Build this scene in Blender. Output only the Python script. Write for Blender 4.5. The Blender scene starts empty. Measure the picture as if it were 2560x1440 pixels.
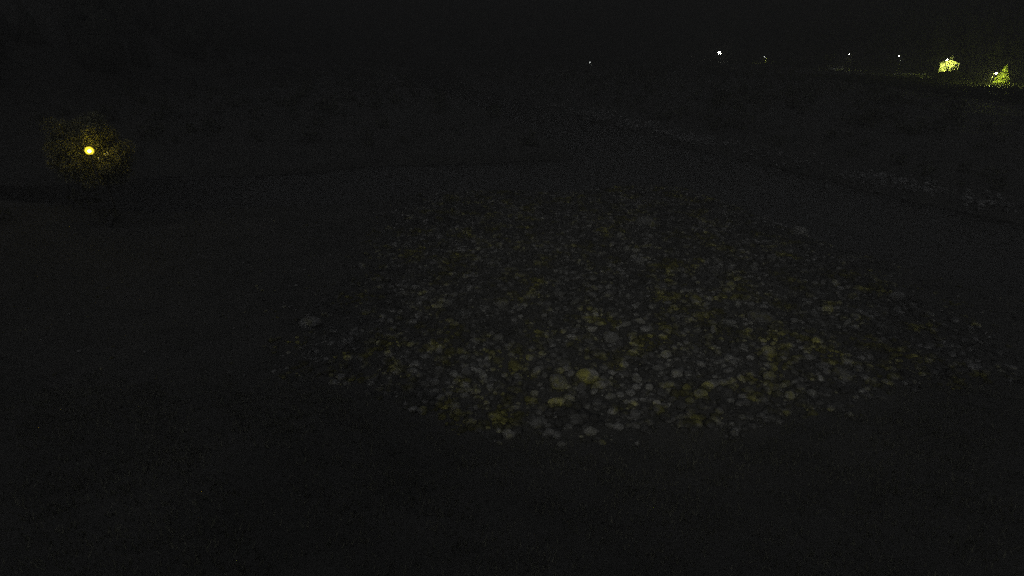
import bpy, bmesh, math, random
import numpy as np
from mathutils import Vector, Matrix, Euler

S = bpy.context.scene
C = S.collection
R = math.radians
rnd = random.Random(7)
npr = np.random.default_rng(7)

# ------------------------------------------------------------------ camera
CAM = Vector((0.0, 0.0, 14.0))
PITCH = R(24.0)
HALF = R(42.0)
cd = bpy.data.cameras.new('camera')
cam = bpy.data.objects.new('camera', cd)
C.objects.link(cam)
cam.location = CAM
cam.rotation_euler = (R(90) - PITCH, 0, 0)
cd.angle = 2 * HALF
cd.clip_start = 0.1
cd.clip_end = 3000
S.camera = cam

# ------------------------------------------------------------------ night sky
w = bpy.data.worlds.new('World')
S.world = w
w.use_nodes = True
nt = w.node_tree
nt.nodes.clear()
sky = nt.nodes.new('ShaderNodeTexSky')
sky.sky_type = 'NISHITA'
sky.sun_disc = False
sky.sun_elevation = R(35)
sky.sun_rotation = R(200)
hsv = nt.nodes.new('ShaderNodeHueSaturation')
hsv.inputs['Saturation'].default_value = 0.15      # low cloud at night: nearly colourless
bg = nt.nodes.new('ShaderNodeBackground')
bg.inputs['Strength'].default_value = 0.046
wo = nt.nodes.new('ShaderNodeOutputWorld')
nt.links.new(sky.outputs['Color'], hsv.inputs['Color'])
nt.links.new(hsv.outputs['Color'], bg.inputs['Color'])
nt.links.new(bg.outputs['Background'], wo.inputs['Surface'])

ml = bpy.data.lights.new('moonlight', 'SUN')
ml.energy = 0.02
ml.angle = R(12)
ml.color = (0.95, 0.97, 1.0)
mo = bpy.data.objects.new('moonlight', ml)
C.objects.link(mo)
mo.rotation_euler = (R(55), 0, R(200) + math.pi)

# floodlight on the slope behind the camera; it throws the pool of light on the cobbles
FL_POS = Vector((2.0, -22.0, 28.0))
FL_AIM = Vector((6.0, 29.5, 0.0))
fl = bpy.data.lights.new('slope_floodlight', 'SPOT')
fl.energy = 12500
fl.color = (1.0, 0.98, 0.82)
fl.spot_size = R(20)
fl.spot_blend = 0.95
fl.shadow_soft_size = 0.12
fo = bpy.data.objects.new('slope_floodlight', fl)
C.objects.link(fo)
fo.location = FL_POS
fo.rotation_euler = (FL_AIM - FL_POS).to_track_quat('-Z', 'Y').to_euler()
fo.scale = (1.6, 1.0, 1.0)

S.view_settings.view_transform = 'Standard'
S.view_settings.look = 'None'
S.view_settings.exposure = 0
S.view_settings.gamma = 1
S.view_settings.use_curve_mapping = False
S.render.engine = 'CYCLES'
S.cycles.use_denoising = False         # the photograph is a grainy night exposure
S.cycles.use_adaptive_sampling = True
S.cycles.adaptive_threshold = 0.13
S.cycles.adaptive_min_samples = 28
S.cycles.max_bounces = 5
S.cycles.diffuse_bounces = 2
S.cycles.glossy_bounces = 2
S.cycles.volume_bounces = 0
S.cycles.sample_clamp_indirect = 1.0

# ------------------------------------------------------------------ helpers
F = 1280 / math.tan(HALF)
cp, sp = math.cos(PITCH), math.sin(PITCH)

def ray(px, py):
    u = (px - 1280) / F
    v = (720 - py) / F
    return Vector((u, cp + sp * v, -sp + cp * v))

def at_y(px, py, Y):
    d = ray(px, py)
    return CAM + d * (Y / d.y)

def on_ground(px, py):
    d = ray(px, py)
    t = 5.0
    for _ in range(4000):
        p = CAM + d * t
        if p.z <= height(p.x, p.y):
            break
        t += 0.05
    return p

def tag(o, label=None, cat=None, group=None, kind=None):
    if label: o['label'] = label
    if cat: o['category'] = cat
    if group: o['group'] = group
    if kind: o['kind'] = kind
    return o

def link(name, me, mat, parent=None, loc=None):
    o = bpy.data.objects.new(name, me)
    C.objects.link(o)
    if mat is not None and not me.materials:
        me.materials.append(mat)
    if parent is not None:
        o.parent = parent
    if loc is not None:
        o.location = loc
    return o

def from_bm(name, bm, mat, parent=None, loc=None, smooth=False):
    me = bpy.data.meshes.new(name)
    bm.to_mesh(me)
    bm.free()
    if smooth:
        me.shade_smooth()
    return link(name, me, mat, parent, loc)

def from_np(name, V, Fc, mat, parent=None, loc=None, smooth=False):
    """V (n,3), Fc (m,k) with k = 3 or 4"""
    me = bpy.data.meshes.new(name)
    n, (m, k) = len(V), Fc.shape
    me.vertices.add(n)
    me.vertices.foreach_set('co', np.asarray(V, dtype=np.float32).ravel())
    me.loops.add(m * k)
    me.polygons.add(m)
    me.loops.foreach_set('vertex_index', np.asarray(Fc, dtype=np.int32).ravel())
    me.polygons.foreach_set('loop_start', np.arange(0, m * k, k, dtype=np.int32))
    me.update(calc_edges=True)
    me.validate()
    if smooth:
        me.shade_smooth()
    return link(name, me, mat, parent, loc)

def empty(name, loc, rz=0.0):
    o = bpy.data.objects.new(name, None)
    C.objects.link(o)
    o.location = loc
    o.rotation_euler = (0, 0, rz)
    return o

def box(bm, x0, x1, y0, y1, z0, z1, bevel=0.0):
    r = bmesh.ops.create_cube(bm, size=1.0)
    for v in r['verts']:
        v.co = Vector((x0 + (v.co.x + .5) * (x1 - x0), y0 + (v.co.y + .5) * (y1 - y0), z0 + (v.co.z + .5) * (z1 - z0)))
    if bevel:
        es = list({e for v in r['verts'] for e in v.link_edges})
        bmesh.ops.bevel(bm, geom=es, offset=bevel, segments=2, affect='EDGES')

def tube(bm, pts, radii, n=8):
    rings = []
    for i, p in enumerate(pts):
        p = Vector(p)
        a = Vector(pts[max(i - 1, 0)]); b = Vector(pts[min(i + 1, len(pts) - 1)])
        t = (b - a).normalized()
        ref = Vector((0, 0, 1)) if abs(t.z) < 0.95 else Vector((1, 0, 0))
        s = t.cross(ref).normalized(); q = s.cross(t).normalized()
        rings.append([bm.verts.new(p + (s * math.cos(2 * math.pi * k / n) + q * math.sin(2 * math.pi * k / n)) * radii[i]) for k in range(n)])
    for r0, r1 in zip(rings, rings[1:]):
        for k in range(n):
            bm.faces.new((r0[k], r0[(k + 1) % n], r1[(k + 1) % n], r1[k]))
    bm.faces.new(rings[0][::-1]); bm.faces.new(rings[-1])

def material(name, c1, c2=None, scale=3.0, rough=0.85, bump=0.0, spec=0.3, detail=6, c3=None, metallic=0.0, bscale=None, perobj=0.0):
    m = bpy.data.materials.new(name)
    m.use_nodes = True
    t = m.node_tree
    b = t.nodes['Principled BSDF']
    b.inputs['Roughness'].default_value = rough
    b.inputs['Specular IOR Level'].default_value = spec
    b.inputs['Metallic'].default_value = metallic
    geo = t.nodes.new('ShaderNodeNewGeometry')
    if c2 is None:
        c2 = tuple(c * 0.75 for c in c1)
    n = t.nodes.new('ShaderNodeTexNoise')
    n.inputs['Scale'].default_value = scale
    n.inputs['Detail'].default_value = detail
    n.inputs['Roughness'].default_value = 0.65
    t.links.new(geo.outputs['Position'], n.inputs['Vector'])
    r = t.nodes.new('ShaderNodeValToRGB')
    r.color_ramp.elements[0].position = 0.36
    r.color_ramp.elements[0].color = (*c2, 1)
    r.color_ramp.elements[1].position = 0.64
    r.color_ramp.elements[1].color = (*c1, 1)
    if c3 is not None:
        e = r.color_ramp.elements.new(0.5); e.color = (*c3, 1)
    t.links.new(n.outputs['Fac'], r.inputs['Fac'])
    out = r.outputs['Color']
    if perobj:
        oi = t.nodes.new('ShaderNodeObjectInfo')
        mr = t.nodes.new('ShaderNodeMapRange')
        mr.inputs['To Min'].default_value = 1 - perobj
        mr.inputs['To Max'].default_value = 1 + perobj
        t.links.new(oi.outputs['Random'], mr.inputs['Value'])
        mu = t.nodes.new('ShaderNodeVectorMath'); mu.operation = 'SCALE'
        t.links.new(out, mu.inputs[0]); t.links.new(mr.outputs['Result'], mu.inputs['Scale'])
        out = mu.outputs['Vector']
    t.links.new(out, b.inputs['Base Color'])
    if bump:
        n2 = t.nodes.new('ShaderNodeTexNoise')
        n2.inputs['Scale'].default_value = bscale or scale * 4
        n2.inputs['Detail'].default_value = 6
        t.links.new(geo.outputs['Position'], n2.inputs['Vector'])
        bp = t.nodes.new('ShaderNodeBump')
        bp.inputs['Strength'].default_value = bump
        bp.inputs['Distance'].default_value = 0.05
        t.links.new(n2.outputs['Fac'], bp.inputs['Height'])
        t.links.new(bp.outputs['Normal'], b.inputs['Normal'])
    return m

def island_material(name, lo, hi, hue, rough=0.8, spec=0.3):
    """stones joined in one mesh: each island its own grey"""
    m = material(name, hi, lo, scale=9, rough=rough, spec=spec, bump=0.4)
    t = m.node_tree
    b = t.nodes['Principled BSDF']
    src = b.inputs['Base Color'].links[0].from_socket
    geo = t.nodes.new('ShaderNodeNewGeometry')
    mr = t.nodes.new('ShaderNodeMapRange')
    mr.inputs['To Min'].default_value = 0.55
    mr.inputs['To Max'].default_value = hue
    pw = t.nodes.new('ShaderNodeMath'); pw.operation = 'POWER'; pw.inputs[1].default_value = 2.6
    t.links.new(geo.outputs['Random Per Island'], pw.inputs[0])
    t.links.new(pw.outputs[0], mr.inputs['Value'])
    mu = t.nodes.new('ShaderNodeVectorMath'); mu.operation = 'SCALE'
    t.links.new(src, mu.inputs[0]); t.links.new(mr.outputs['Result'], mu.inputs['Scale'])
    t.links.new(mu.outputs['Vector'], b.inputs['Base Color'])
    return m

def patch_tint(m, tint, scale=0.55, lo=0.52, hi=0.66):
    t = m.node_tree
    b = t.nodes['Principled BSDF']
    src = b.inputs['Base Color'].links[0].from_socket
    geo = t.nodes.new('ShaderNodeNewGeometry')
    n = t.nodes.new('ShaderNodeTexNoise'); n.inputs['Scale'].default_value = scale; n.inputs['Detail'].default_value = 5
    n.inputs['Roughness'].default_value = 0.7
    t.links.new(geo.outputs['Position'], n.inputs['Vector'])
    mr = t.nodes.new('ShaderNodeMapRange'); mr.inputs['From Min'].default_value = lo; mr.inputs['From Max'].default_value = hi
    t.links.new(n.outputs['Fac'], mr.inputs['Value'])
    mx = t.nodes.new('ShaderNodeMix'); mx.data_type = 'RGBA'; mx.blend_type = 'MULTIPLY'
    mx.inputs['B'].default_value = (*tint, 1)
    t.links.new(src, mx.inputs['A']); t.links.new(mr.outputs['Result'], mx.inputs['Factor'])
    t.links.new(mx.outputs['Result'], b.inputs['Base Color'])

def emitter(name, col, strength):
    m = bpy.data.materials.new(name)
    m.use_nodes = True
    b = m.node_tree.nodes['Principled BSDF']
    b.inputs['Base Color'].default_value = (*col, 1)
    b.inputs['Emission Color'].default_value = (*col, 1)
    b.inputs['Emission Strength'].default_value = strength
    return m

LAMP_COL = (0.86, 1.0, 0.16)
M = {
    'ground':   material('silty_ground', (0.070, 0.069, 0.064), (0.050, 0.050, 0.046), scale=0.35, bump=0.8, bscale=6, detail=10),
    'forest':   material('forest_foliage', (0.044, 0.046, 0.036), (0.030, 0.032, 0.026), scale=0.25, detail=4),
    'shrub':    material('shrub_foliage', (0.085, 0.09, 0.06), (0.06, 0.062, 0.045), scale=0.6),
    'grass':    material('dry_grass', (0.14, 0.14, 0.105), (0.085, 0.088, 0.065), scale=0.9),
    'meadow':   material('dark_meadow_grass', (0.05, 0.052, 0.035), (0.028, 0.03, 0.02), scale=0.5),
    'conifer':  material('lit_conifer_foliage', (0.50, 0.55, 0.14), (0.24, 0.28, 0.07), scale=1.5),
    'palebark': material('pale_smooth_bark', (0.20, 0.19, 0.17), (0.12, 0.115, 0.10), scale=6, bump=0.3),
    'bark':     material('bark', (0.10, 0.09, 0.075), (0.05, 0.045, 0.04), scale=5, bump=0.5),
    'haloleaf': material('halo_tree_leaves', (0.24, 0.24, 0.15), (0.17, 0.175, 0.11), scale=1.2),
    'leaf':     material('shrub_leaves', (0.16, 0.16, 0.06), (0.07, 0.08, 0.03), scale=2),
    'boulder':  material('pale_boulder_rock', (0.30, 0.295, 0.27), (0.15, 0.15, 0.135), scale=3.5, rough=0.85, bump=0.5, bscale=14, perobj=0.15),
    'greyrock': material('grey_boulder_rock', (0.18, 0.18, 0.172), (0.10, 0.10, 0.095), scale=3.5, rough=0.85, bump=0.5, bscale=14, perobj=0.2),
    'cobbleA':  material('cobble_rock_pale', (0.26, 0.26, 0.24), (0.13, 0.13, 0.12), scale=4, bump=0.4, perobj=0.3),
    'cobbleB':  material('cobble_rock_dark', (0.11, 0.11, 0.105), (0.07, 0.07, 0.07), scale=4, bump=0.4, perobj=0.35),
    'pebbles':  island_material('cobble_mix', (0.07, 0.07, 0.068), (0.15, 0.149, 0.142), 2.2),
    'riprap':   island_material('riprap_rock', (0.13, 0.13, 0.127), (0.22, 0.22, 0.215), 1.5),
    'asphalt':  material('asphalt', (0.055, 0.055, 0.055), (0.04, 0.04, 0.04), scale=3, bump=0.2),
    'concrete': material('concrete', (0.34, 0.33, 0.30), (0.20, 0.20, 0.18), scale=2.2, bump=0.3),
    'steel':    material('galvanised_steel', (0.42, 0.43, 0.42), (0.30, 0.31, 0.30), scale=5, rough=0.5),
    'black':    material('black_enamel', (0.02, 0.02, 0.02), rough=0.9, spec=0.1),
    'darkmet':  material('dark_metal', (0.06, 0.06, 0.06), (0.04, 0.04, 0.04), scale=6, rough=0.5),
    'plaster':  material('pale_plaster', (0.66, 0.65, 0.52), (0.48, 0.47, 0.38), scale=0.9, bump=0.2, bscale=12),
    'wood':     material('weathered_wood', (0.14, 0.11, 0.08), (0.07, 0.055, 0.04), scale=4, bump=0.4),
    'slate':    material('stone_slate', (0.10, 0.10, 0.105), (0.06, 0.06, 0.062), scale=4, bump=0.3),
    'glass':    material('dark_window_glass', (0.02, 0.02, 0.025), rough=0.15, spec=0.5),
    'carpaint': material('silver_car_paint', (0.55, 0.56, 0.56), (0.5, 0.51, 0.51), scale=0.5, rough=0.3, spec=0.6),
    'rubber':   material('tyre_rubber', (0.02, 0.02, 0.02), rough=0.9),
    'white':    material('white_paint', (0.75, 0.75, 0.72), (0.6, 0.6, 0.58), scale=5, rough=0.5),
    'lens':     emitter('lamp_lens_glow', (0.93, 1.0, 0.80), 150),
    'lens_hi':  emitter('floodlight_lens_glow', (1.0, 1.0, 0.80), 150),
    'lens_lo':  emitter('weak_lens_glow', (0.9, 0.95, 0.9), 8),
    'bulb':     emitter('yellow_bulb_glow', (1.0, 0.82, 0.09), 300),
}
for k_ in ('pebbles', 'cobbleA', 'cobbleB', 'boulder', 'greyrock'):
    patch_tint(M[k_], (1.3, 1.26, 0.38), 0.55, 0.50, 0.62)      # yellow cast of the brighter light, painted in noise patches
for k_ in ('pebbles', 'cobbleA', 'cobbleB'):
    patch_tint(M[k_], (0.68, 0.68, 0.68), 0.4, 0.46, 0.56)   # stretches of darker wet stone
# thin yellow glass of the globe lantern, glowing faintly round its bulb
gm = bpy.data.materials.new('yellow_globe_glass'); gm.use_nodes = True
t = gm.node_tree; t.nodes.clear()
e1 = t.nodes.new('ShaderNodeEmission'); e1.inputs['Color'].default_value = (1.0, 0.78, 0.05, 1); e1.inputs['Strength'].default_value = 4.5
tr = t.nodes.new('ShaderNodeBsdfTransparent'); tr.inputs['Color'].default_value = (1, .95, .6, 1)
mx = t.nodes.new('ShaderNodeMixShader'); lw_ = t.nodes.new('ShaderNodeLayerWeight'); lw_.inputs['Blend'].default_value = 0.35
inv = t.nodes.new('ShaderNodeMath'); inv.operation = 'SUBTRACT'; inv.inputs[0].default_value = 0.9; inv.use_clamp = True
pw_ = t.nodes.new('ShaderNodeMath'); pw_.operation = 'POWER'; pw_.inputs[1].default_value = 1.6
t.links.new(lw_.outputs['Facing'], inv.inputs[1]); t.links.new(inv.outputs[0], pw_.inputs[0]); hf_ = t.nodes.new('ShaderNodeMath'); hf_.operation = 'MULTIPLY'; hf_.inputs[1].default_value = 0.5
t.links.new(pw_.outputs[0], hf_.inputs[0]); t.links.new(hf_.outputs[0], mx.inputs['Fac'])
om = t.nodes.new('ShaderNodeOutputMaterial')
t.links.new(tr.outputs[0], mx.inputs[1]); t.links.new(e1.outputs[0], mx.inputs[2]); t.links.new(mx.outputs[0], om.inputs['Surface'])
M['globe'] = gm

# ------------------------------------------------------------------ terrain
def smooth(a, b, x):
    t = np.clip((x - a) / (b - a), 0, 1)
    return t * t * (3 - 2 * t)

def polydist(x, y, pts):
    best = np.full(np.shape(x), 1e9)
    for (ax, ay), (bx, by) in zip(pts, pts[1:]):
        dx, dy = bx - ax, by - ay
        t = np.clip(((x - ax) * dx + (y - ay) * dy) / (dx * dx + dy * dy), 0, 1)
        best = np.minimum(best, np.hypot(x - ax - t * dx, y - ay - t * dy))
    return best

RIVER = [(75, -25), (50, 10), (33.5, 40), (19, 68), (8, 96), (-6, 130), (-25, 190), (-40, 330)]
BRANCH = [(17, 64), (-5, 61), (-26, 55), (-48, 50), (-90, 46), (-200, 60)]

def bank_edge(x):
    x = np.asarray(x, float)
    return 16.8 + np.minimum(np.where(x < 2, 0.05, 0.014) * (x - 2) ** 2, 3.6)

def wob(x, y, f, s=0.0):
    return (np.sin(x * f + 1.3 + s) * np.cos(y * f * 0.83 + 0.4 + s) + 0.6 * np.sin(x * f * 2.1 + y * f * 1.7 + s) +
            0.4 * np.sin(x * f * 3.9 - y * f * 4.3 + 2 * s)) / 2

def heights(x, y):
    x = np.asarray(x, float); y = np.asarray(y, float)
    base = 0.62 + 0.16 * wob(x, y, 0.22) + 0.07 * wob(x, y, 0.9, 2.0)
    # right of the river: floodplain rising to the road terrace
    dR = x - np.interp(y, [-25, 10, 40, 68, 96, 130, 190, 330], [75, 50, 33.5, 19, 8, -6, -25, -40])
    plain = 2.2 * smooth(9.0, 30, dR) + 0.5 * smooth(20, 60, dR)
    base = base + plain
    # near bank under the camera
    edge = bank_edge(x) - 0.6 + 0.4 * np.sin(x * 0.7)
    base = base + np.maximum(edge - y, 0) * 0.36
    # left bank
    base = base + 2.0 * smooth(-26, -38, x + (y - 40) * 0.3) * (1 - smooth(44, 48, y))
    base = base + 2.4 * smooth(64, 100, y) * smooth(6, -6, dR)
    dA = polydist(x, y, RIVER) - (9.3 + 0.8 * np.sin(y * 0.21))
    dB = polydist(x, y, BRANCH) - (8.0 + 0.8 * np.sin(x * 0.3))
    d = np.minimum(dA, dB)
    carve = smooth(1.6, -3.5, d)
    h = base * (1 - carve) - 1.1 * carve
    # mountains
    m1 = np.maximum(x - 128 - 6 * np.sin(y * 0.02), 0) * 0.72
    m2 = np.maximum(-x - 75 - 8 * np.sin(y * 0.03), 0) * 0.75
    m3 = np.maximum(y - 330 - 20 * np.sin(x * 0.015), 0) * 0.75
    m = np.maximum(np.maximum(m1, m2), m3)
    m = m * (1 + 0.18 * wob(x, y, 0.021, 1.0)) + smooth(5, 40, m) * 5 * wob(x, y, 0.055, 3)
    return h + 40 * (1 - np.exp(-np.maximum(m, 0) / 40))

def height(x, y):
    return float(heights(np.array([x]), np.array([y]))[0])

def axis(lo, hi, c0, c1, fine, grow):
    a = list(np.arange(c0, c1 + 1e-6, fine))
    s = fine
    v = c1
    while v < hi:
        s = min(s * grow, 9.0); v += s; a.append(min(v, hi))
    s = fine; v = c0
    while v > lo:
        s = min(s * grow, 9.0); v -= s; a.insert(0, max(v, lo))
    return np.array(sorted(set(a)))

XS = axis(-330, 400, -34, 50, 0.45, 1.035)
YS = axis(-40, 620, 4, 58, 0.45, 1.03)
GX, GY = np.meshgrid(XS, YS)
GZ = heights(GX, GY)
GZ = GZ + npr.normal(0, 0.02, GZ.shape)
nx, ny = len(XS), len(YS)
V = np.stack([GX.ravel(), GY.ravel(), GZ.ravel()], 1)
ii, jj = np.meshgrid(np.arange(nx - 1), np.arange(ny - 1))
a = (jj * nx + ii).ravel()
Fc = np.stack([a, a + 1, a + nx + 1, a + nx], 1)
ground = from_np('ground', V, Fc, M['ground'], smooth=True)
tag(ground, 'dark silty river valley floor rising to black hillsides', kind='structure')

# water
wm = bpy.data.materials.new('river_water')
wm.use_nodes = True
t = wm.node_tree
b = t.nodes['Principled BSDF']
b.inputs['Base Color'].default_value = (0.034, 0.033, 0.031, 1)
b.inputs['Roughness'].default_value = 0.12
b.inputs['IOR'].default_value = 1.33
b.inputs['Specular IOR Level'].default_value = 0.16
geo = t.nodes.new('ShaderNodeNewGeometry')
n = t.nodes.new('ShaderNodeTexNoise'); n.inputs['Scale'].default_value = 1.6; n.inputs['Detail'].default_value = 7
t.links.new(geo.outputs['Position'], n.inputs['Vector'])
bp = t.nodes.new('ShaderNodeBump'); bp.inputs['Strength'].default_value = 0.3; bp.inputs['Distance'].default_value = 0.25
t.links.new(n.outputs['Fac'], bp.inputs['Height'])
t.links.new(bp.outputs['Normal'], b.inputs['Normal'])
wx = np.linspace(-329, 399, 60); wy = np.linspace(-39, 619, 60)
WX, WY = np.meshgrid(wx, wy)
V = np.stack([WX.ravel(), WY.ravel(), np.zeros(WX.size)], 1)
ii, jj = np.meshgrid(np.arange(59), np.arange(59)); a = (jj * 60 + ii).ravel()
water = from_np('water', V, np.stack([a, a + 1, a + 61, a + 60], 1), wm)
tag(water, 'dark rippled river curving away to the upper left', kind='structure')

# ------------------------------------------------------------------ stones
def stone_mesh(seed, subdiv=2, flat=0.6):
    r = random.Random(seed)
    bm = bmesh.new()
    bmesh.ops.create_icosphere(bm, subdivisions=subdiv, radius=1.0)
    cuts = [(Vector((r.gauss(0, 1), r.gauss(0, 1), r.gauss(0, 1))).normalized(), r.uniform(0.62, 0.92)) for _ in range(7)]
    for v in bm.verts:
        p = v.co.copy()
        for nrm, dd in cuts:
            k = p.dot(nrm)
            if k > dd:
                p -= nrm * (k - dd) * 0.85
        p += Vector((r.uniform(-1, 1), r.uniform(-1, 1), r.uniform(-1, 1))) * 0.03
        v.co = Vector((p.x * r_ax[seed % 5][0], p.y * r_ax[seed % 5][1], p.z * flat))
    me = bpy.data.meshes.new('stone')
    bm.to_mesh(me); bm.free()
    if subdiv > 2: me.shade_smooth()
    return me
r_ax = [(1.0, 0.85), (1.15, 0.75), (0.95, 0.95), (1.25, 0.7), (1.05, 0.8)]

boulder_meshes = []
for i in range(8):
    me = stone_mesh(100 + i, 3, 0.72)
    boulder_meshes.append(me)

# boulders one can tell apart in the pool of light (photo position, length in m, tint, label)
BOULDERS = [
    (1466, 948, 1.05, 1, 'brightest pale boulder, biggest of the lower middle of the lit cobbles'),
    (1500, 966, 0.60, 1, 'pale stone touching the lower right side of the brightest boulder'),
    (1395, 962, 0.95, 0, 'broad dull grey boulder just left of the brightest boulder'),
    (1392, 1008, 0.62, 1, 'rounded pale stone below the broad dull grey boulder'),
    (1272, 1090, 0.55, 1, 'pale stone alone at the bottom left rim of the lit cobbles'),
    (1475, 1082, 0.56, 1, 'pale stone at the bottom rim, straight below the brightest boulder'),
    (1403, 1114, 0.30, 1, 'small pale stone, lowest of all, on the bottom rim'),
    (1340, 1062, 0.60, 0, 'flat grey stone amid the cluster at the bottom rim'),
    (1375, 1085, 0.42, 0, 'grey stone in the bottom cluster just above the lowest small stone'),
    (1240, 1048, 0.55, 0, 'dull flat stone at the left end of the bottom row of stones'),
    (1690, 940, 0.58, 1, 'pale stone at the upper left end of the diagonal row of stones'),
    (1775, 966, 0.70, 1, 'long pale stone on top of the diagonal row, lying level'),
    (1752, 990, 0.62, 0, 'grey rounded stone tucked under the long pale stone'),
    (1715, 972, 0.45, 0, 'small grey stone halfway along the diagonal row'),
    (1640, 1012, 0.42, 1, 'pale stone, middle one of three in a level line near the bottom'),
    (1672, 1014, 0.24, 1, 'tiny very bright stone, right of three in a level line'),
    (1583, 1011, 0.40, 1, 'pale stone, left one of three in a level line near the bottom'),
    (1645, 925, 0.55, 0, 'grey stone above the three stones lying in a level line'),
    (1918, 885, 0.75, 1, 'pale oval stone right of centre, a pace below the big dull boulder'),
    (1900, 800, 1.25, 0, 'big dull round boulder in the right half of the lit cobbles'),
    (2068, 778, 0.70, 1, 'pale round boulder standing alone near the right end of the light'),
    (2040, 856, 0.62, 1, 'upright pale stone below the round boulder on the right'),
    (1920, 946, 0.62, 0, 'grey stone under the pale oval stone, low on the right'),
    (1985, 960, 0.40, 0, 'small grey stone low on the right beyond the pale oval stone'),
    (2098, 936, 0.65, 0, 'dull flat slab furthest to the lower right of the lit cobbles'),
    (1600, 806, 0.55, 1, 'pale stone in the very middle of the lit cobbles'),
    (1525, 850, 0.95, 0, 'wide low boulder left of middle with a dark underside'),
    (1480, 826, 0.50, 1, 'small pale stone at the upper left of the wide low boulder'),
    (1657, 845, 0.45, 1, 'small pale stone to the right of the wide low boulder'),
    (1737, 752, 0.80, 0, 'blocky grey stone above the middle of the lit cobbles'),
    (1825, 716, 0.75, 0, 'squarish dull stone behind the big dull round boulder'),
    (1927, 650, 0.85, 0, 'flat grey stone on the far right part of the bar'),
    (1997, 587, 1.30, 1, 'long pale slab at the far right tip beside the river'),
    (1615, 562, 1.50, 0, 'long low dull slab at the far shoreline of the bar'),
    (1600, 660, 0.70, 0, 'grey stone in the far half, left of the squarish dull stone'),
    (1398, 738, 0.70, 0, 'roundish stone in the far left part of the light'),
    (1258, 766, 0.85, 0, 'low grey stone at the upper left edge of the light'),
    (971, 888, 0.48, 1, 'pale stone alone at the left edge of the light'),
    (775, 815, 1.05, 0, 'dim broad boulder out in the dark left of the light'),
    (1098, 880, 0.42, 0, 'small grey stone between the left edge stone and the middle'),
    (1100, 928, 0.50, 0, 'dull stone below the small grey stone on the left side'),
    (2240, 746, 0.95, 0, 'dim boulder at the right limit of the light near the water'),
    (905, 668, 0.55, 0, 'small dim stone far out on the dark left of the bar'),
]
placed = []
for k, (px, py, ln, pale, lab) in enumerate(BOULDERS):
    p = on_ground(px, py)
    h = height(p.x, p.y)
    me = boulder_meshes[k % 8].copy()
    me.materials.clear()
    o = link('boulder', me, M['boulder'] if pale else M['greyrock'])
    s = ln / 2
    o.location = (p.x, p.y, h + s * 0.22)
    o.scale = (s, s * rnd.uniform(0.85, 1.1), s * rnd.uniform(0.9, 1.15))
    o.rotation_euler = (rnd.uniform(-.2, .2), rnd.uniform(-.2, .2), rnd.uniform(-0.5, 0.5))
    tag(o, lab, 'boulder', 'boulders on the lit gravel bar')
    placed.append((p.x, p.y, s))

# cobbles that can be picked apart: parts of the gravel bar
bar = empty('gravel_bar', (5, 30, 0))
tag(bar, 'bar of pale and dark river cobbles caught in a weak pool of light', kind='structure')
cob_meshes = [stone_mesh(200 + i, 2, 0.6) for i in range(10)]
pale_m = []; dark_m = []
for me in cob_meshes:
    a1 = me.copy(); a1.materials.append(M['cobbleA']); pale_m.append(a1)
    a2 = me.copy(); a2.materials.append(M['cobbleB']); dark_m.append(a2)

def on_bar(x, y, z=None):
    z = height(x, y)
    return z > 0.12 and y > bank_edge(x) and z < 1.6 and -9 < x < 21

n_c = 0
tries = 0
while n_c < 255 and tries < 20000:
    tries += 1
    # denser where the light is
    px = rnd.gauss(1600, 370); py = rnd.triangular(560, 1110, 980)
    if not (850 < px < 2350): continue
    d = ray(px, py); tt = -(CAM.z - 0.6) / d.z
    x, y = CAM.x + d.x * tt, CAM.y + d.y * tt
    if not on_bar(x, y): continue
    s = rnd.uniform(0.14, 0.30) * (1 + 0.010 * max(y - 20, 0))
    if any((x - a_) ** 2 + (y - b_) ** 2 < (s + c_) ** 2 * 0.8 for a_, b_, c_ in placed): continue
    placed.append((x, y, s))
    pale = rnd.random() < 0.42
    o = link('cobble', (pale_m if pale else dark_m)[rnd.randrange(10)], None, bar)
    o.location = (x - 5, y - 30, height(x, y) + s * 0.2)
    o.scale = (s, s, s * rnd.uniform(0.8, 1.2))
    o.rotation_euler = (rnd.uniform(-.3, .3), rnd.uniform(-.3, .3), rnd.uniform(0, 6.28))
    n_c += 1

# the countless smaller cobbles as one mesh
def scatter_stones(P, sz, flat=0.62):
    proto = []
    for i in range(12):
        bm = bmesh.new(); bmesh.ops.create_icosphere(bm, subdivisions=1, radius=1.0)
        for v in bm.verts: v.co *= rnd.uniform(0.75, 1.15)
        proto.append(np.array([v.co[:] for v in bm.verts]))
        fidx = np.array([[v.index for v in f.verts] for f in bm.faces]); bm.free()
    nV = 12
    N = len(P)
    K = npr.integers(0, 12, N)
    base = np.stack(proto)[K]                        # N,12,3
    base = base * (sz[:, None, None] * npr.uniform(0.75, 1.25, (N, 1, 3)) * np.array([1, 1, flat]))
    ang = npr.uniform(0, 6.28, N); c, s = np.cos(ang)[:, None], np.sin(ang)[:, None]
    X = base[:, :, 0] * c - base[:, :, 1] * s; Y = base[:, :, 0] * s + base[:, :, 1] * c
    VV = np.stack([X, Y, base[:, :, 2]], 2) + P[:, None, :]
    FF = fidx[None] + (np.arange(N) * nV)[:, None, None]
    return VV.reshape(-1, 3), FF.reshape(-1, 3)

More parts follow.
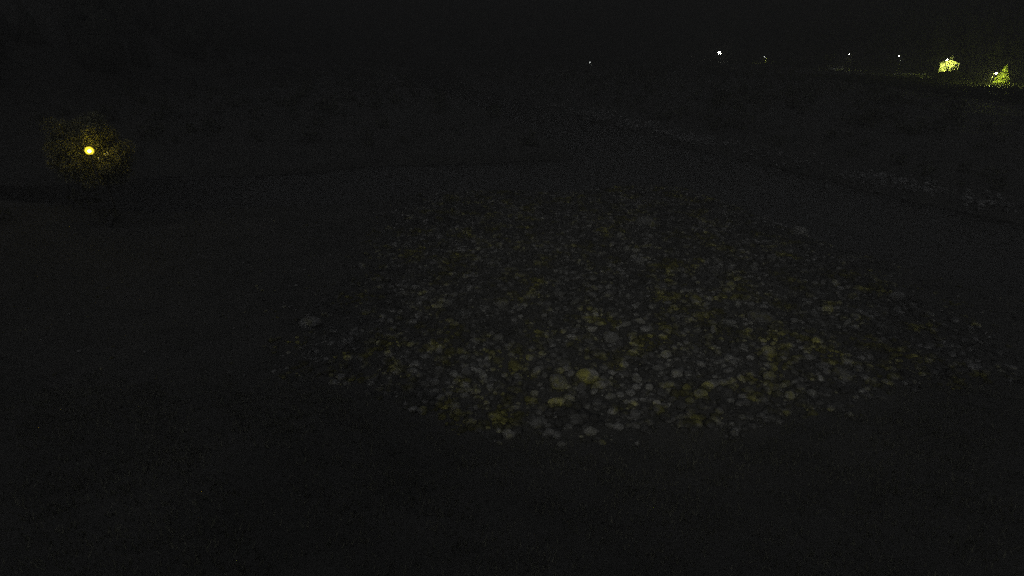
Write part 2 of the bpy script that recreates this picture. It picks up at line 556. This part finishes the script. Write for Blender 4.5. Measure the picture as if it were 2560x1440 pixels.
N = 62000
x = npr.uniform(-32, 32, N); y = npr.uniform(14, 54, N)
z = heights(x, y)
edge = bank_edge(x) - 0.2 + 0.35 * np.sin(x * 1.3) + 0.3 * np.sin(x * 3.7)
ok = (z > 0.0) & (z < 1.7) & (y > edge) & (npr.random(N) < 0.10 + 0.90 * smooth(-13, -5, x) * smooth(27, 18, x))
x, y, z = x[ok], y[ok], z[ok]
sz = (0.05 + 0.22 * npr.random(len(x)) ** 2.6) * (0.4 + 0.6 * smooth(-14, -6, x) * smooth(28, 19, x))
VV, FF = scatter_stones(np.stack([x - 5, y - 30, z + sz * 0.08], 1), sz)
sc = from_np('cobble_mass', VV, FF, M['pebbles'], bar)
sc['kind'] = 'stuff'

# pale riprap along the far bank
pts = []
for _ in range(7000):
    yv = rnd.uniform(36, 125); s_ = rnd.gauss(10.8, 1.3)
    if not (46 < yv < 60 or 76 < yv < 112) and rnd.random() < .85: continue
    if yv < 62 and rnd.random() < .45: continue
    if math.sin(yv * 1.1) + math.sin(yv * .47 + 1) < rnd.uniform(-2.2, 1.0): continue
    xr = np.interp(yv, [-25, 10, 40, 68, 96, 130, 190], [75, 50, 33.5, 19, 8, -6, -25])
    pts.append((xr + s_ + 1.2, yv))
pts = np.array(pts); z = heights(pts[:, 0], pts[:, 1]); ok = (z > -0.1) & (z < 2.6)
pts, z = pts[ok], z[ok]
sz = 0.1 + 0.3 * npr.random(len(pts)) ** 2
VV, FF = scatter_stones(np.stack([pts[:, 0], pts[:, 1], z + sz * 0.1], 1), sz)
rr = from_np('riprap_bank', VV, FF, M['riprap'])
tag(rr, 'pale strip of loose stones along the foot of the far river bank', 'stones', kind='stuff')

# ------------------------------------------------------------------ vegetation as masses
def leaf_cloud(centers, radii, per, leaf, squash=1.0):
    N = len(centers) * per
    dirs = npr.normal(size=(N, 3)); dirs /= np.linalg.norm(dirs, axis=1)[:, None]
    rad = np.repeat(radii, per) * npr.random(N) ** 0.4
    P = np.repeat(centers, per, 0) + dirs * rad[:, None] * np.array([1, 1, squash])
    u = npr.normal(size=(N, 3)); u /= np.linalg.norm(u, axis=1)[:, None]
    v = np.cross(u, npr.normal(size=(N, 3))); v /= np.linalg.norm(v, axis=1)[:, None]
    s = (np.repeat(leaf, per) if np.ndim(leaf) else leaf) * npr.uniform(0.6, 1.4, N)
    Q = np.stack([P - u * s[:, None], P + v * s[:, None] * 0.6, P + u * s[:, None], P - v * s[:, None] * 0.6], 1)
    return Q.reshape(-1, 3), np.arange(N * 4).reshape(-1, 4)

# far wood on the hillsides: cone and dome trees, each a few rings of jagged foliage
def forest():
    N = 9000
    x = npr.uniform(-300, 380, N); y = npr.uniform(40, 560, N)
    z = heights(x, y)
    keep = (z > 7)
    x, y, z = x[keep], y[keep], z[keep]
    Vs, Fs, o = [], [], 0
    nseg = 7
    for i in range(len(x)):
        H = npr.uniform(6, 12.5); rad = H * npr.uniform(0.16, 0.34); conif = npr.random() < 0.4
        lv = [(0.12, 0.5), (0.3, 1.0), (0.55, 0.95), (0.8, 0.6)] if not conif else [(0.1, 1.0), (0.35, 0.8), (0.6, 0.5), (0.85, 0.2)]
        rings = []
        for zz, rr_ in lv:
            an = np.arange(nseg) / nseg * 6.283 + npr.random()
            r_ = rad * rr_ * npr.uniform(0.7, 1.3, nseg)
            rings.append(np.stack([x[i] + np.cos(an) * r_, y[i] + np.sin(an) * r_, z[i] - 1 + H * (zz + npr.uniform(-.05, .05, nseg))], 1))
        top = np.array([[x[i], y[i], z[i] - 1 + H]] * nseg)
        rings.append(top)
        Vs.append(np.concatenate(rings))
        for L in range(4):
            for k in range(nseg):
                Fs.append((o + L * nseg + k, o + L * nseg + (k + 1) % nseg, o + (L + 1) * nseg + (k + 1) % nseg, o + (L + 1) * nseg + k))
        o += 5 * nseg
    me_o = from_np('forest', np.concatenate(Vs), np.array(Fs), M['forest'])
    tag(me_o, 'black wooded mountainsides closing off the valley', 'forest', kind='stuff')
forest()

# shrubs over the floodplain and left bank
N = 2200
x = npr.uniform(-75, 128, N); y = npr.uniform(36, 320, N)
z = heights(x, y)
dR = x - np.interp(y, [-25, 10, 40, 68, 96, 130, 190, 330], [75, 50, 33.5, 19, 8, -6, -25, -40])
ok = ((z > 1.0)) & ((dR > 15) | (dR < -12)) & ~((x > 84) & (x < 124) & (y > 95) & (y < 215))
x, y, z = x[ok], y[ok], z[ok]
rad = npr.uniform(0.35, 1.5, len(x))
VV, FF = leaf_cloud(np.stack([x, y, z + rad * 0.5], 1), rad, 70, rad * 0.16, 0.8)
ug = from_np('undergrowth', VV, FF, M['shrub'])
tag(ug, 'dark scrub covering the floodplain on both sides of the river', 'scrub', kind='stuff')

# grass on the near bank and on the terrace below the road
def grass(x, y, hgt, name, label, mat='grass'):
    z = heights(x, y)
    N = len(x)
    a = npr.uniform(0, 6.28, N); L = npr.uniform(0.5, 1.3, N) * hgt
    lean = npr.normal(0, 0.35, (N, 2)) * L[:, None]
    wd = 0.012 + L * 0.05
    P = np.stack([x, y, z - 0.02], 1)
    d = np.stack([np.cos(a) * wd, np.sin(a) * wd, np.zeros(N)], 1)
    T = P + np.stack([lean[:, 0], lean[:, 1], L], 1)
    VV = np.stack([P - d, P + d, T], 1).reshape(-1, 3)
    o = from_np(name, VV, np.arange(N * 3).reshape(-1, 3), M[mat])
    tag(o, label, 'grass', kind='stuff')
N = 90000
gx = npr.uniform(-22, 26, N); gy = npr.uniform(5, 21.5, N)
edge = bank_edge(gx) + 0.5 * np.sin(gx * 1.3) + 0.5 * np.sin(gx * 4.1)
k = (gy < edge) & (wob(gx, gy, 0.9) + 0.5 * wob(gx, gy, 2.7, 1) > npr.uniform(-0.7, 0.6, N))
grass(gx[k], gy[k], 0.16, 'grass', 'unlit dry grass on the near bank at the bottom of the picture')
N = 60000
gx = npr.uniform(84, 122, N); gy = npr.uniform(92, 176, N)
grass(gx, gy, 0.45, 'meadow_grass', 'rough grass on the slope below the road, faintly lit under the lamps', 'meadow')

# ------------------------------------------------------------------ road on the terrace
def strip(name, pts, w0, w1, dz, mat, label):
    Vs, Fs = [], []
    for i, (px_, py_) in enumerate(pts):
        z = max(height(px_ + t_, py_) for t_ in (w0, (w0 + w1) / 2, w1)) + dz
        Vs += [(px_ + w0, py_, z), (px_ + w1, py_, z), (px_ + w1, py_, z - 0.6), (px_ + w0, py_, z - 0.6)]
    for i in range(len(pts) - 1):
        a_ = i * 4; b_ = a_ + 4
        for k in range(4):
            Fs.append((a_ + k, a_ + (k + 1) % 4, b_ + (k + 1) % 4, b_ + k))
    o = from_np(name, np.array(Vs), np.array(Fs), mat)
    tag(o, label, kind='structure')
    return o
road_pts = [(115.5 + 1.0 * math.sin(v * 0.02) - max(0, v - 210) * 0.25, v) for v in range(60, 300, 6)]
strip('road', road_pts, -3, 3, 0.12, M['asphalt'], 'unlit valley road running behind the row of lamps')

# ------------------------------------------------------------------ lamps
def point_light(name, loc, I_w, col, size=0.15, spot=None, parent=None, aim=None):
    l = bpy.data.lights.new(name, 'SPOT' if spot else 'POINT')
    l.energy = I_w; l.color = col; l.shadow_soft_size = size
    if spot:
        l.spot_size = R(spot); l.spot_blend = 0.25
    o = bpy.data.objects.new(name, l)
    C.objects.link(o)
    o.location = loc
    if parent: o.parent = parent
    if aim is not None:
        o.rotation_euler = Vector(aim).to_track_quat('-Z', 'Y').to_euler()
    return o

def street_lamp(px, py, Y, label, lens_mat, watt, lens=0.26, arm=0.9, col=LAMP_COL, spot=150, group='street lamps along the valley road', aim=None):
    p = at_y(px, py, Y)
    gx_, gy_ = p.x + arm, p.y + 0.1
    g = height(gx_, gy_)
    root = empty('street_lamp', (gx_, gy_, g))
    tag(root, label, 'street lamp', group)
    H = p.z - g
    bm = bmesh.new()
    tube(bm, [(0, 0, -0.3), (0, 0, 0.9), (0, 0, H * 0.6), (0, 0, H + 0.05)], [0.085, 0.08, 0.065, 0.045], 10)
    from_bm('pole', bm, M['steel'], root, smooth=True)
    bm = bmesh.new()
    tube(bm, [(0, 0, H - 0.5), (-arm * .25, -.02, H + 0.02), (-arm * .6, -.06, H + 0.18), (-arm * .85, -.1, H + 0.2)], [0.035, 0.035, 0.03, 0.03], 8)
    from_bm('arm', bm, M['steel'], root, smooth=True)
    bm = bmesh.new()
    box(bm, -arm - 0.34, -arm + 0.30, -0.25, 0.05, H + 0.08, H + 0.24, 0.04)
    head = from_bm('lamp_head', bm, M['darkmet'], root)
    bm = bmesh.new()
    bmesh.ops.create_uvsphere(bm, u_segments=14, v_segments=8, radius=lens)
    for v in bm.verts:
        v.co = Vector((v.co.x - arm, v.co.y - 0.1, v.co.z * 0.8 + H - 0.02 - max(0, lens - .25) * .8))
    from_bm('lens', bm, lens_mat, head, smooth=True)
    if watt:
        point_light('bulb', (-arm, -0.1, H - lens * 0.8 - 0.12), watt, col, 0.15, spot, root, aim)
    return root

street_lamp(1799, 129, 280, 'brightest white floodlight on a mast, far up the valley above the river bend', M['lens_hi'], 0, lens=0.6, spot=None)
street_lamp(1911, 141, 250, 'dim distant street lamp just right of the bright floodlight', M['lens_lo'], 700, lens=0.30)
street_lamp(2124, 135, 204, 'plain white street lamp above the lit low wall and silver car', M['lens'], 600, lens=0.20)
street_lamp(2247, 140, 180, 'street lamp with its curved pole lit, left end of the guard rail', M['lens'], 300, lens=0.17)
street_lamp(2368, 149, 158, 'street lamp in front of the brightly lit pale house wall', M['lens'], 6500, lens=0.17, arm=0.7, spot=125, aim=(.52, .75, -.62))
street_lamp(2491, 183, 138, 'rightmost and lowest street lamp, beside the glowing pointed tree', M['lens'], 4500, lens=0.22, arm=-0.6, spot=None)
street_lamp(1475, 156, 200, 'tiny lone lamp far left of the others, low over the river plain', M['lens_lo'], 0, lens=0.15, arm=0.4)
street_lamp(1730, 142, 300, 'faintest lamp, left of the bright floodlight', M['lens_lo'], 0, lens=0.16, arm=0.4)

# yellow globe lamp on the left bank
p = at_y(224, 379, 40)
g = height(p.x, p.y)
gl = empty('globe_lamp', (p.x, p.y, g))
tag(gl, 'yellow globe lantern on a post, brightest light, alone on the left bank', 'street lamp')
H = p.z - g
bm = bmesh.new(); tube(bm, [(0, 0, -.3), (0, 0, .4), (0, 0, .45), (0, 0, H - .3)], [.1, .1, .06, .04], 10)
from_bm('pole', bm, M['darkmet'], gl, smooth=True)
bm = bmesh.new(); tube(bm, [(0, 0, H - .32), (0, 0, H - .22), (0, 0, H - .17)], [.05, .13, .10], 12)
from_bm('collar', bm, M['darkmet'], gl, smooth=True)
bm = bmesh.new(); tube(bm, [(0, 0, H - .20), (0, 0, H - .10), (0, 0, H - .07)], [.05, .11, .12], 20)
from_bm('shade_saucer', bm, M['black'], gl)  # added to shade the ground straight below the bulb
bm = bmesh.new(); bmesh.ops.create_uvsphere(bm, u_segments=24, v_segments=14, radius=0.29)
gb = from_bm('globe', bm, M['globe'], gl, (0, 0, H + .06), smooth=True)
bm = bmesh.new(); bmesh.ops.create_uvsphere(bm, u_segments=14, v_segments=8, radius=0.09)
from_bm('bulb', bm, M['bulb'], gb, (0, 0, -.03), smooth=True)

bm = bmesh.new(); tube(bm, [(0, 0, H - .75), (.4, .36, H - .6), (1.0, .38, H - .45)], [.02, .02, .015], 6)
from_bm('glint_bracket', bm, M['darkmet'], gl)
for xx, zz_, hh in ((.24, -.62, .16), (.78, -.36, .18), (.98, -.30, .26)):
    bm = bmesh.new(); box(bm, xx - .04, xx + .04, .33, .35, H + zz_, H + zz_ + hh, .004)
    from_bm('glint_plate', bm, M['white'], gl)  # plates and their arm added to catch the lantern light as small glints

# ------------------------------------------------------------------ trees
def stems(bm, base, n_, length, r0, rr_, spread=0.5):
    tips = []
    for i in range(n_):
        a_ = rr_.uniform(0, 6.28)
        p0 = Vector(base)
        d_ = Vector((math.cos(a_) * spread, math.sin(a_) * spread, 1)).normalized()
        pts_ = [p0]
        for s_ in range(4):
            d_ = (d_ + Vector((rr_.uniform(-.2, .2), rr_.uniform(-.2, .2), 0.05))).normalized()
            pts_.append(pts_[-1] + d_ * length / 4 * rr_.uniform(.8, 1.2))
        tube(bm, pts_, [r0, r0 * .8, r0 * .6, r0 * .4, r0 * .15], 6)
        tips += pts_[2:]
    return tips

def tree(name, loc, H, rad, label, cat, mat, leaf=0.12, per=60, seed=1, conif=False, group=None):
    rr_ = random.Random(seed)
    root = empty(name, loc)
    tag(root, label, cat, group)
    bm = bmesh.new()
    if conif:
        tube(bm, [(0, 0, -.3), (0.02, 0, H * .5), (0, 0, H * .97)], [H * .03, H * .018, .01], 8)
        cs, rs = [], []
        lev = 26
        for i in range(lev):
            f_ = i / (lev - 1)
            zz = H * (0.06 + 0.92 * f_)
            R_ = rad * (1 - f_) ** 0.9 + 0.05
            nb = max(3, int(11 * (1 - f_) + 2))
            for k in range(nb):
                a_ = rr_.uniform(0, 6.28)
                L = R_ * rr_.uniform(0.65, 1.1)
                if i % 3 == 0 and k % 2 == 0:
                    tube(bm, [(0, 0, zz), (math.cos(a_) * L, math.sin(a_) * L, zz - L * .15)], [.02, .006], 4)
                for q in (0.35, 0.65, 0.95):
                    cs.append((math.cos(a_) * L * q, math.sin(a_) * L * q, zz - L * q * .18)); rs.append(0.10 + 0.16 * (1 - f_) * q)
        from_bm('trunk', bm, M['bark'], root, smooth=True)
        VV, FF = leaf_cloud(np.array(cs), np.array(rs), 14, leaf, 0.8)
    else:
        tube(bm, [(0, 0, -.3), (.05, 0, H * .25), (0, .05, H * .5)], [H * .03, H * .022, H * .014], 8)
        tips = stems(bm, (0, 0, H * .25), 7, H * .55, H * .012, rr_, 0.6)
        from_bm('trunk', bm, M['bark'], root, smooth=True)
        cs = np.array([t_[:] for t_ in tips]) ; rs = np.array([rad * rr_.uniform(.25, .5) for _ in tips])
        VV, FF = leaf_cloud(cs, rs, per, leaf, 0.8)
    from_np('crown', VV, FF, mat, root)
    return root

def gp(px, py, Y):
    """a point of the valley under a picture position at distance Y, dropped to the ground"""
    p = at_y(px, py, Y)
    return Vector((p.x, p.y, height(p.x, p.y)))

# pointed tree beside the rightmost lamp
top = at_y(2517, 163, 140.5)
g = height(top.x, top.y)
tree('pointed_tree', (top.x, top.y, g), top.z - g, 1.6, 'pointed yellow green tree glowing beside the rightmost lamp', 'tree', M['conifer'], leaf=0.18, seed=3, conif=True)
q = gp(1967, 150, 246)
tree('lit_tree', q, at_y(1967, 140, 246).z - q.z, 1.3, 'slim dim tree right of the dim distant lamp', 'tree', M['leaf'], leaf=0.2, per=30, seed=5)
q = gp(2072, 140, 212)
tree('lit_tree', q, at_y(2072, 126, 212).z - q.z, 1.8, 'faintly lit tree left of the plain white street lamp', 'tree', M['leaf'], leaf=0.2, per=40, seed=6)
# tree added behind the yellow lamp: its lit leaves stand in for the halo
p = at_y(214, 371, 42.4)
g = height(p.x, p.y)
gt = empty('halo_tree', (p.x, p.y, g))
tag(gt, 'leafy tree added behind the yellow globe lantern, its lit leaves forming the halo', 'tree')
H_ = p.z - g
bm = bmesh.new(); tube(bm, [(0, 1.2, -.3), (.1, 1.0, H_ * .4), (0, .8, H_ * .8)], [.1, .08, .05], 8)
stems(bm, (0, .8, H_ * .6), 6, 3.2, .06, random.Random(31), .7)
from_bm('trunk', bm, M['palebark'], gt, smooth=True)
rr2 = random.Random(32); cs_, rs_ = [], []
for k in range(190):
    a_, e_ = rr2.uniform(0, 6.283), rr2.gauss(0, 1)
    v_ = Vector((rr2.gauss(0, 1), rr2.gauss(0, .45), rr2.gauss(0, 1)))
    if v_.length > 2.0: continue
    cs_.append((v_.x * 1.35, v_.y * 1.3 + .3, H_ + v_.z * 1.25 - .25)); rs_.append(rr2.uniform(.5, .95))
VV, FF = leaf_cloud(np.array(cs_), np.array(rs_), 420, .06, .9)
from_np('crown', VV, FF, M['haloleaf'], gt)

# ------------------------------------------------------------------ house behind the lamp
c0 = at_y(2352, 150, 161); c1 = at_y(2398, 150, 161)
hx0, hx1, hy = c0.x, c1.x, 160.6
hg = height((hx0 + hx1) / 2, hy)
FACE = -R(35)
house = empty('pale_house', ((hx0 + hx1) / 2, hy, hg), FACE)
tag(house, 'pale plastered house lit yellow green by the lamp before it', 'house')
W = (hx1 - hx0) * .82; He = at_y(2370, 158, 161).z - hg; Hr = He + .75; Dp = 8.0
def gable(y0, y1):
    bm = bmesh.new()
    prof = [(-W / 2, -0.4), (W / 2, -0.4), (W / 2, He), (0, Hr), (-W / 2, He)]
    f0 = [bm.verts.new((a_, y0, b_)) for a_, b_ in prof]; f1 = [bm.verts.new((a_, y1, b_)) for a_, b_ in prof]
    bm.faces.new(f0); bm.faces.new(f1[::-1])
    for k in range(5): bm.faces.new((f0[k], f0[(k + 1) % 5], f1[(k + 1) % 5], f1[k]))
    bmesh.ops.recalc_face_normals(bm, faces=bm.faces)
    return bm
from_bm('wall', gable(0, Dp), M['plaster'], house)
for sx in (-1, 1):
    bm = bmesh.new()
    sl = Vector((sx * W / 2, 0, He)) - Vector((0, 0, Hr))
    e = sl * 1.16
    nrm = Vector((sl.z, 0, -sl.x)).normalized() * (-sx)
    if nrm.z < 0: nrm = -nrm
    a0 = Vector((0, 0, Hr)) + nrm * .02; a1_ = a0 + e
    vs = []
    for yy in (-0.35, Dp + 0.35):
        for pnt in (a0, a1_, a1_ + nrm * .14, a0 + nrm * .14):
            vs.append(bm.verts.new((pnt.x, yy, pnt.z)))
    for idx in ((0, 1, 2, 3), (7, 6, 5, 4), (0, 4, 5, 1), (1, 5, 6, 2), (2, 6, 7, 3), (3, 7, 4, 0)):
        bm.faces.new([vs[k] for k in idx])
    rf = from_bm('roof', bm, M['slate'], house)
bm = bmesh.new(); box(bm, -.3, .3, 3.6, 4.2, Hr - .6, Hr + .9, .02); from_bm('chimney', bm, M['concrete'], house)
for yc in (2.2, 5.2):
    bm = bmesh.new(); box(bm, -W / 2 - .05, -W / 2 - .003, yc - .42, yc + .42, 1.0, 2.1, .01)
    wf = from_bm('window', bm, M['wood'], house)
    for y0_ in (yc - .36, yc + .02):
        bm = bmesh.new(); box(bm, -W / 2 - .06, -W / 2 - .052, y0_, y0_ + .34, 1.06, 2.04)
        from_bm('pane', bm, M['glass'], wf)

# dark lean-to in front of the lower right of the house wall
q0 = at_y(2373, 176, 154.5); q1 = at_y(2398, 155, 154.5)
lg = height(q0.x, 154.5)
lt = empty('woodshed', (q0.x, 154.5, lg), FACE)
tag(lt, 'dark woodshed with a slanting roof hiding the lower right of the lit wall', 'shed')
zl, zh, wd_ = q0.z - lg, q1.z - lg, (q1.x - q0.x) * .82
for k in range(12):
    xa = wd_ * k / 12
    bm = bmesh.new(); box(bm, xa + .012, xa + wd_ / 12 - .012, rnd.uniform(-.01, .01), .03, -.2, zl + (zh - zl) * (k + .4) / 12 - .12)
    from_bm('plank', bm, M['wood'], lt)
bm = bmesh.new()
vs = [bm.verts.new(c_) for c_ in [(-.15, -.2, zl - .13), (wd_ + .15, -.2, zh - .05), (wd_ + .15, 1.6, zh - .05), (-.15, 1.6, zl - .13),
                                  (-.15, -.2, zl - .03), (wd_ + .15, -.2, zh + .05), (wd_ + .15, 1.6, zh + .05), (-.15, 1.6, zl - .03)]]
for idx in ((3, 2, 1, 0), (4, 5, 6, 7), (0, 1, 5, 4), (1, 2, 6, 5), (2, 3, 7, 6), (3, 0, 4, 7)):
    bm.faces.new([vs[k] for k in idx])
from_bm('roof', bm, M['slate'], lt)
for sx in (0.05, wd_ - .1):
    bm = bmesh.new(); box(bm, sx, sx + .1, 1.4, 1.5, -.2, (zl if sx < 1 else zh) - .2); from_bm('post', bm, M['wood'], lt)

# hedge added before the house to cut off the lit wall below
h0 = at_y(2340, 178, 153.2); h1 = at_y(2410, 178, 152.0)
cs_, rs_ = [], []
hb = h0.copy(); hb.z = height(h0.x, h0.y)
for k in range(60):
    f_ = k / 59
    q = h0.lerp(h1, f_)
    gz = height(q.x, q.y)
    zz = gz + .2
    while zz < q.z - .25:
        cs_.append((q.x - hb.x, q.y - hb.y, zz - hb.z)); rs_.append(.38); zz += .35
hd = empty('hedge', hb)
tag(hd, 'dark hedge added to cut off the foot of the pale lit house', 'hedge')
VV, FF = leaf_cloud(np.array(cs_), np.array(rs_), 60, .07)
from_np('foliage', VV, FF, M['shrub'], hd)
bm = bmesh.new()
for k in range(0, 60, 6):
    q = h0.lerp(h1, k / 59) - hb
    gz = height(q.x + hb.x, q.y + hb.y) - hb.z
    tube(bm, [(q.x, q.y, gz - .2), (q.x, q.y, q.z - .3)], [.04, .02], 5)
from_bm('stem', bm, M['bark'], hd)

# leaning bare tree crossing the lit wall
b0 = at_y(2369, 180, 155.2); b1 = at_y(2361, 152, 155.2); b2 = at_y(2374, 156, 155.2)
bgz = height(b0.x, 155.2)
bt = empty('bare_tree', (b0.x, 155.2, bgz), FACE)
tag(bt, 'leaning bare tree forked black against the lit house wall', 'tree')
bm = bmesh.new()
v0 = Vector((0, 0, -.2)); vf = Vector((0, 0, b0.z - bgz - .4))
t1_ = Vector(((b1.x - b0.x) * .82, -.1, b1.z - bgz)); t2_ = Vector(((b2.x - b0.x) * .82, .1, b2.z - bgz))
tube(bm, [v0, vf], [.17, .15], 8)
tube(bm, [vf, vf.lerp(t1_, .5) + Vector((.08, 0, 0)), t1_], [.14, .10, .05], 8)
tube(bm, [vf, vf.lerp(t2_, .5) + Vector((-.05, 0, 0)), t2_], [.13, .09, .05], 8)
from_bm('trunk', bm, M['bark'], bt, smooth=True)
bm = bmesh.new()
for tt_ in (t1_, t2_):
    stems(bm, tt_ - Vector((0, 0, .5)), 4, 1.1, .02, rnd, .8)
tw = from_bm('twigs', bm, M['bark'], bt, smooth=True)

# ------------------------------------------------------------------ guard rail
ra = at_y(2246, 184, 176); rb = at_y(2372, 187, 166)
rail = empty('guard_rail', (ra.x, ra.y, ra.z))
tag(rail, 'steel guard rail glinting in patches between the two lamps', 'guard rail')
nseg = 9
dv = (rb - ra)
for k in range(nseg + 1):
    q = dv * (k / nseg)
    gz = height(ra.x + q.x, ra.y + q.y) - ra.z
    bm = bmesh.new(); box(bm, q.x - .06, q.x + .06, q.y + .06, q.y + .16, gz - .3, q.z + .12, .01)
    from_bm('post', bm, M['steel'], rail)
for k in range(nseg):
    if k == 5: pass
    qa, qb = dv * (k / nseg), dv * ((k + 1) / nseg - .01)
    bm = bmesh.new()
    prof = [(0, -.16), (-.07, -.10), (-.07, -.05), (0, 0), (-.07, .05), (-.07, .10), (0, .16)]
    for q_, flip in ((qa, 0), (qb, 1)):
        pass
    r0_ = [bm.verts.new((qa.x, qa.y + a_, qa.z + b_)) for a_, b_ in prof] + [bm.verts.new((qa.x, qa.y + a_ + .012, qa.z + b_)) for a_, b_ in prof[::-1]]
    r1_ = [bm.verts.new((qb.x, qb.y + a_, qb.z + b_)) for a_, b_ in prof] + [bm.verts.new((qb.x, qb.y + a_ + .012, qb.z + b_)) for a_, b_ in prof[::-1]]
    L_ = len(r0_)
    for j in range(L_):
        bm.faces.new((r0_[j], r0_[(j + 1) % L_], r1_[(j + 1) % L_], r1_[j]))
    bm.faces.new(r0_[::-1]); bm.faces.new(r1_)
    from_bm('beam', bm, M['steel'], rail)

# ------------------------------------------------------------------ low wall and car under the plain white lamp
wa = at_y(2070, 163, 201); wb = at_y(2116, 164, 197)
lw = empty('low_wall', (wa.x, wa.y, wa.z))
tag(lw, 'low stone wall lit grey under the plain white street lamp', 'wall')
dv = wb - wa
g0 = min(height(wa.x, wa.y), height(wb.x, wb.y)) - wa.z
bm = bmesh.new()
nn = Vector((-dv.y, dv.x, 0)).normalized() * .35
vs = [bm.verts.new(c_) for c_ in [(0, 0, g0 - .3), (dv.x, dv.y, g0 - .3), (dv.x + nn.x, dv.y + nn.y, g0 - .3), (nn.x, nn.y, g0 - .3),
                                  (0, 0, 0), (dv.x, dv.y, dv.z), (dv.x + nn.x, dv.y + nn.y, dv.z), (nn.x, nn.y, 0)]]
for idx in ((3, 2, 1, 0), (4, 5, 6, 7), (0, 1, 5, 4), (1, 2, 6, 5), (2, 3, 7, 6), (3, 0, 4, 7)):
    bm.faces.new([vs[k] for k in idx])
from_bm('wall_core', bm, M['concrete'], lw)
ncap = 8
for k in range(ncap):
    a_, b_ = dv * (k / ncap), dv * ((k + .96) / ncap)
    bm = bmesh.new()
    e_ = Vector((0, -.05, 0))
    vs = [bm.verts.new(c_) for c_ in [a_ + e_ + Vector((0, 0, .003)), b_ + e_ + Vector((0, 0, .003)), b_ + nn - e_ + Vector((0, 0, .003)), a_ + nn - e_ + Vector((0, 0, .003)),
                                      a_ + e_ + Vector((0, 0, .12)), b_ + e_ + Vector((0, 0, .12)), b_ + nn - e_ + Vector((0, 0, .12)), a_ + nn - e_ + Vector((0, 0, .12))]]
    for idx in ((3, 2, 1, 0), (4, 5, 6, 7), (0, 1, 5, 4), (1, 2, 6, 5), (2, 3, 7, 6), (3, 0, 4, 7)):
        bm.faces.new([vs[j] for j in idx])
    from_bm('coping_stone', bm, M['concrete'], lw)

cr = at_y(2093, 170, 193)
cg = height(cr.x, cr.y)
car = empty('parked_car', (cr.x, cr.y, cg), 0.15)
tag(car, 'silver parked car, only its roof catching light, below the low wall', 'car')
bm = bmesh.new()
prof = [(-2.1, .35), (-2.12, .75), (-1.95, .92), (-1.2, 1.0), (-.75, 1.05), (1.2, 1.05), (2.0, .95), (2.1, .7), (2.05, .35)]
def extrude_profile(bm, prof, y0, y1, inset=0.0):
    f0 = [bm.verts.new((a_, y0, b_)) for a_, b_ in prof]; f1 = [bm.verts.new((a_, y1, b_)) for a_, b_ in prof]
    bm.faces.new(f0); bm.faces.new(f1[::-1])
    n_ = len(prof)
    for k in range(n_): bm.faces.new((f0[k], f0[(k + 1) % n_], f1[(k + 1) % n_], f1[k]))
    bmesh.ops.recalc_face_normals(bm, faces=bm.faces)
extrude_profile(bm, prof, -.85, .85)
bmesh.ops.bevel(bm, geom=list(bm.edges), offset=.05, segments=2, affect='EDGES')
from_bm('body', bm, M['carpaint'], car, smooth=True)
bm = bmesh.new(); extrude_profile(bm, [(-1.1, 1.0), (-.55, 1.42), (.9, 1.42), (1.55, 1.0)], -.74, .74)
bmesh.ops.bevel(bm, geom=list(bm.edges), offset=.06, segments=2, affect='EDGES')
from_bm('windows', bm, M['glass'], car, smooth=True)
bm = bmesh.new(); box(bm, -.55, .9, -.70, .70, 1.405, 1.46, .025)
from_bm('roof', bm, M['carpaint'], car)
for sx in (-1.3, 1.3):
    for sy in (-.82, .82):
        bm = bmesh.new(); tube(bm, [(sx, sy - .1, .32), (sx, sy + .1, .32)], [.32, .32], 18)
        wh = from_bm('wheel', bm, M['rubber'], car)
        bm = bmesh.new(); tube(bm, [(sx, sy - .11, .32), (sx, sy + .11, .32)], [.19, .19], 12)
        from_bm('rim', bm, M['steel'], wh)
for sy in (-.6, .6):
    bm = bmesh.new(); box(bm, -2.17, -2.08, sy - .16, sy + .16, .68, .8, .02)
    from_bm('headlight', bm, M['white'], car)

# pale marker at the right edge below the pointed tree
mk = at_y(2547, 243, 122)
mg = height(mk.x, mk.y)
mr_ = empty('marker_sign', (mk.x, mk.y, mg))
tag(mr_, 'small tilted white marker sign in the grass at the right edge', 'sign')
bm = bmesh.new(); box(bm, -.04, .04, .03, .11, -.3, mk.z - mg - .1); from_bm('post', bm, M['wood'], mr_)
bm = bmesh.new(); box(bm, -.42, .42, -.02, .02, -.13, .13, .01)
bo = from_bm('board', bm, M['white'], mr_, (0, 0, mk.z - mg)); bo.rotation_euler = (-.5, R(25), 0)

# pale gate post right of the pointed tree
gq = at_y(2536, 209, 135.5)
gg = height(gq.x, gq.y)
bm = bmesh.new(); tube(bm, [(0, 0, -.3), (0, 0, gq.z - gg)], [.16, .14], 8)
po = from_bm('gate_post', bm, M['concrete'], None, (gq.x, gq.y, gg))
tag(po, 'pale concrete post at the right foot of the pointed tree', 'post')

# ------------------------------------------------------------------ haze added to lift the darkness to an even grey
bm = bmesh.new(); box(bm, -332, 402, -42, 622, -2.3, 60)
hz = from_bm('haze', bm, None)
hm = bpy.data.materials.new('veil_haze')
hm.use_nodes = True
t = hm.node_tree; t.nodes.clear()
pv = t.nodes.new('ShaderNodeVolumePrincipled')
pv.inputs['Color'].default_value = (0.135, 0.135, 0.135, 1)
pv.inputs['Density'].default_value = 0.008
om = t.nodes.new('ShaderNodeOutputMaterial')
t.links.new(pv.outputs['Volume'], om.inputs['Volume'])
hz.data.materials.append(hm)
tag(hz, 'thin haze added through the valley to lift the dark to an even grey', kind='stuff')
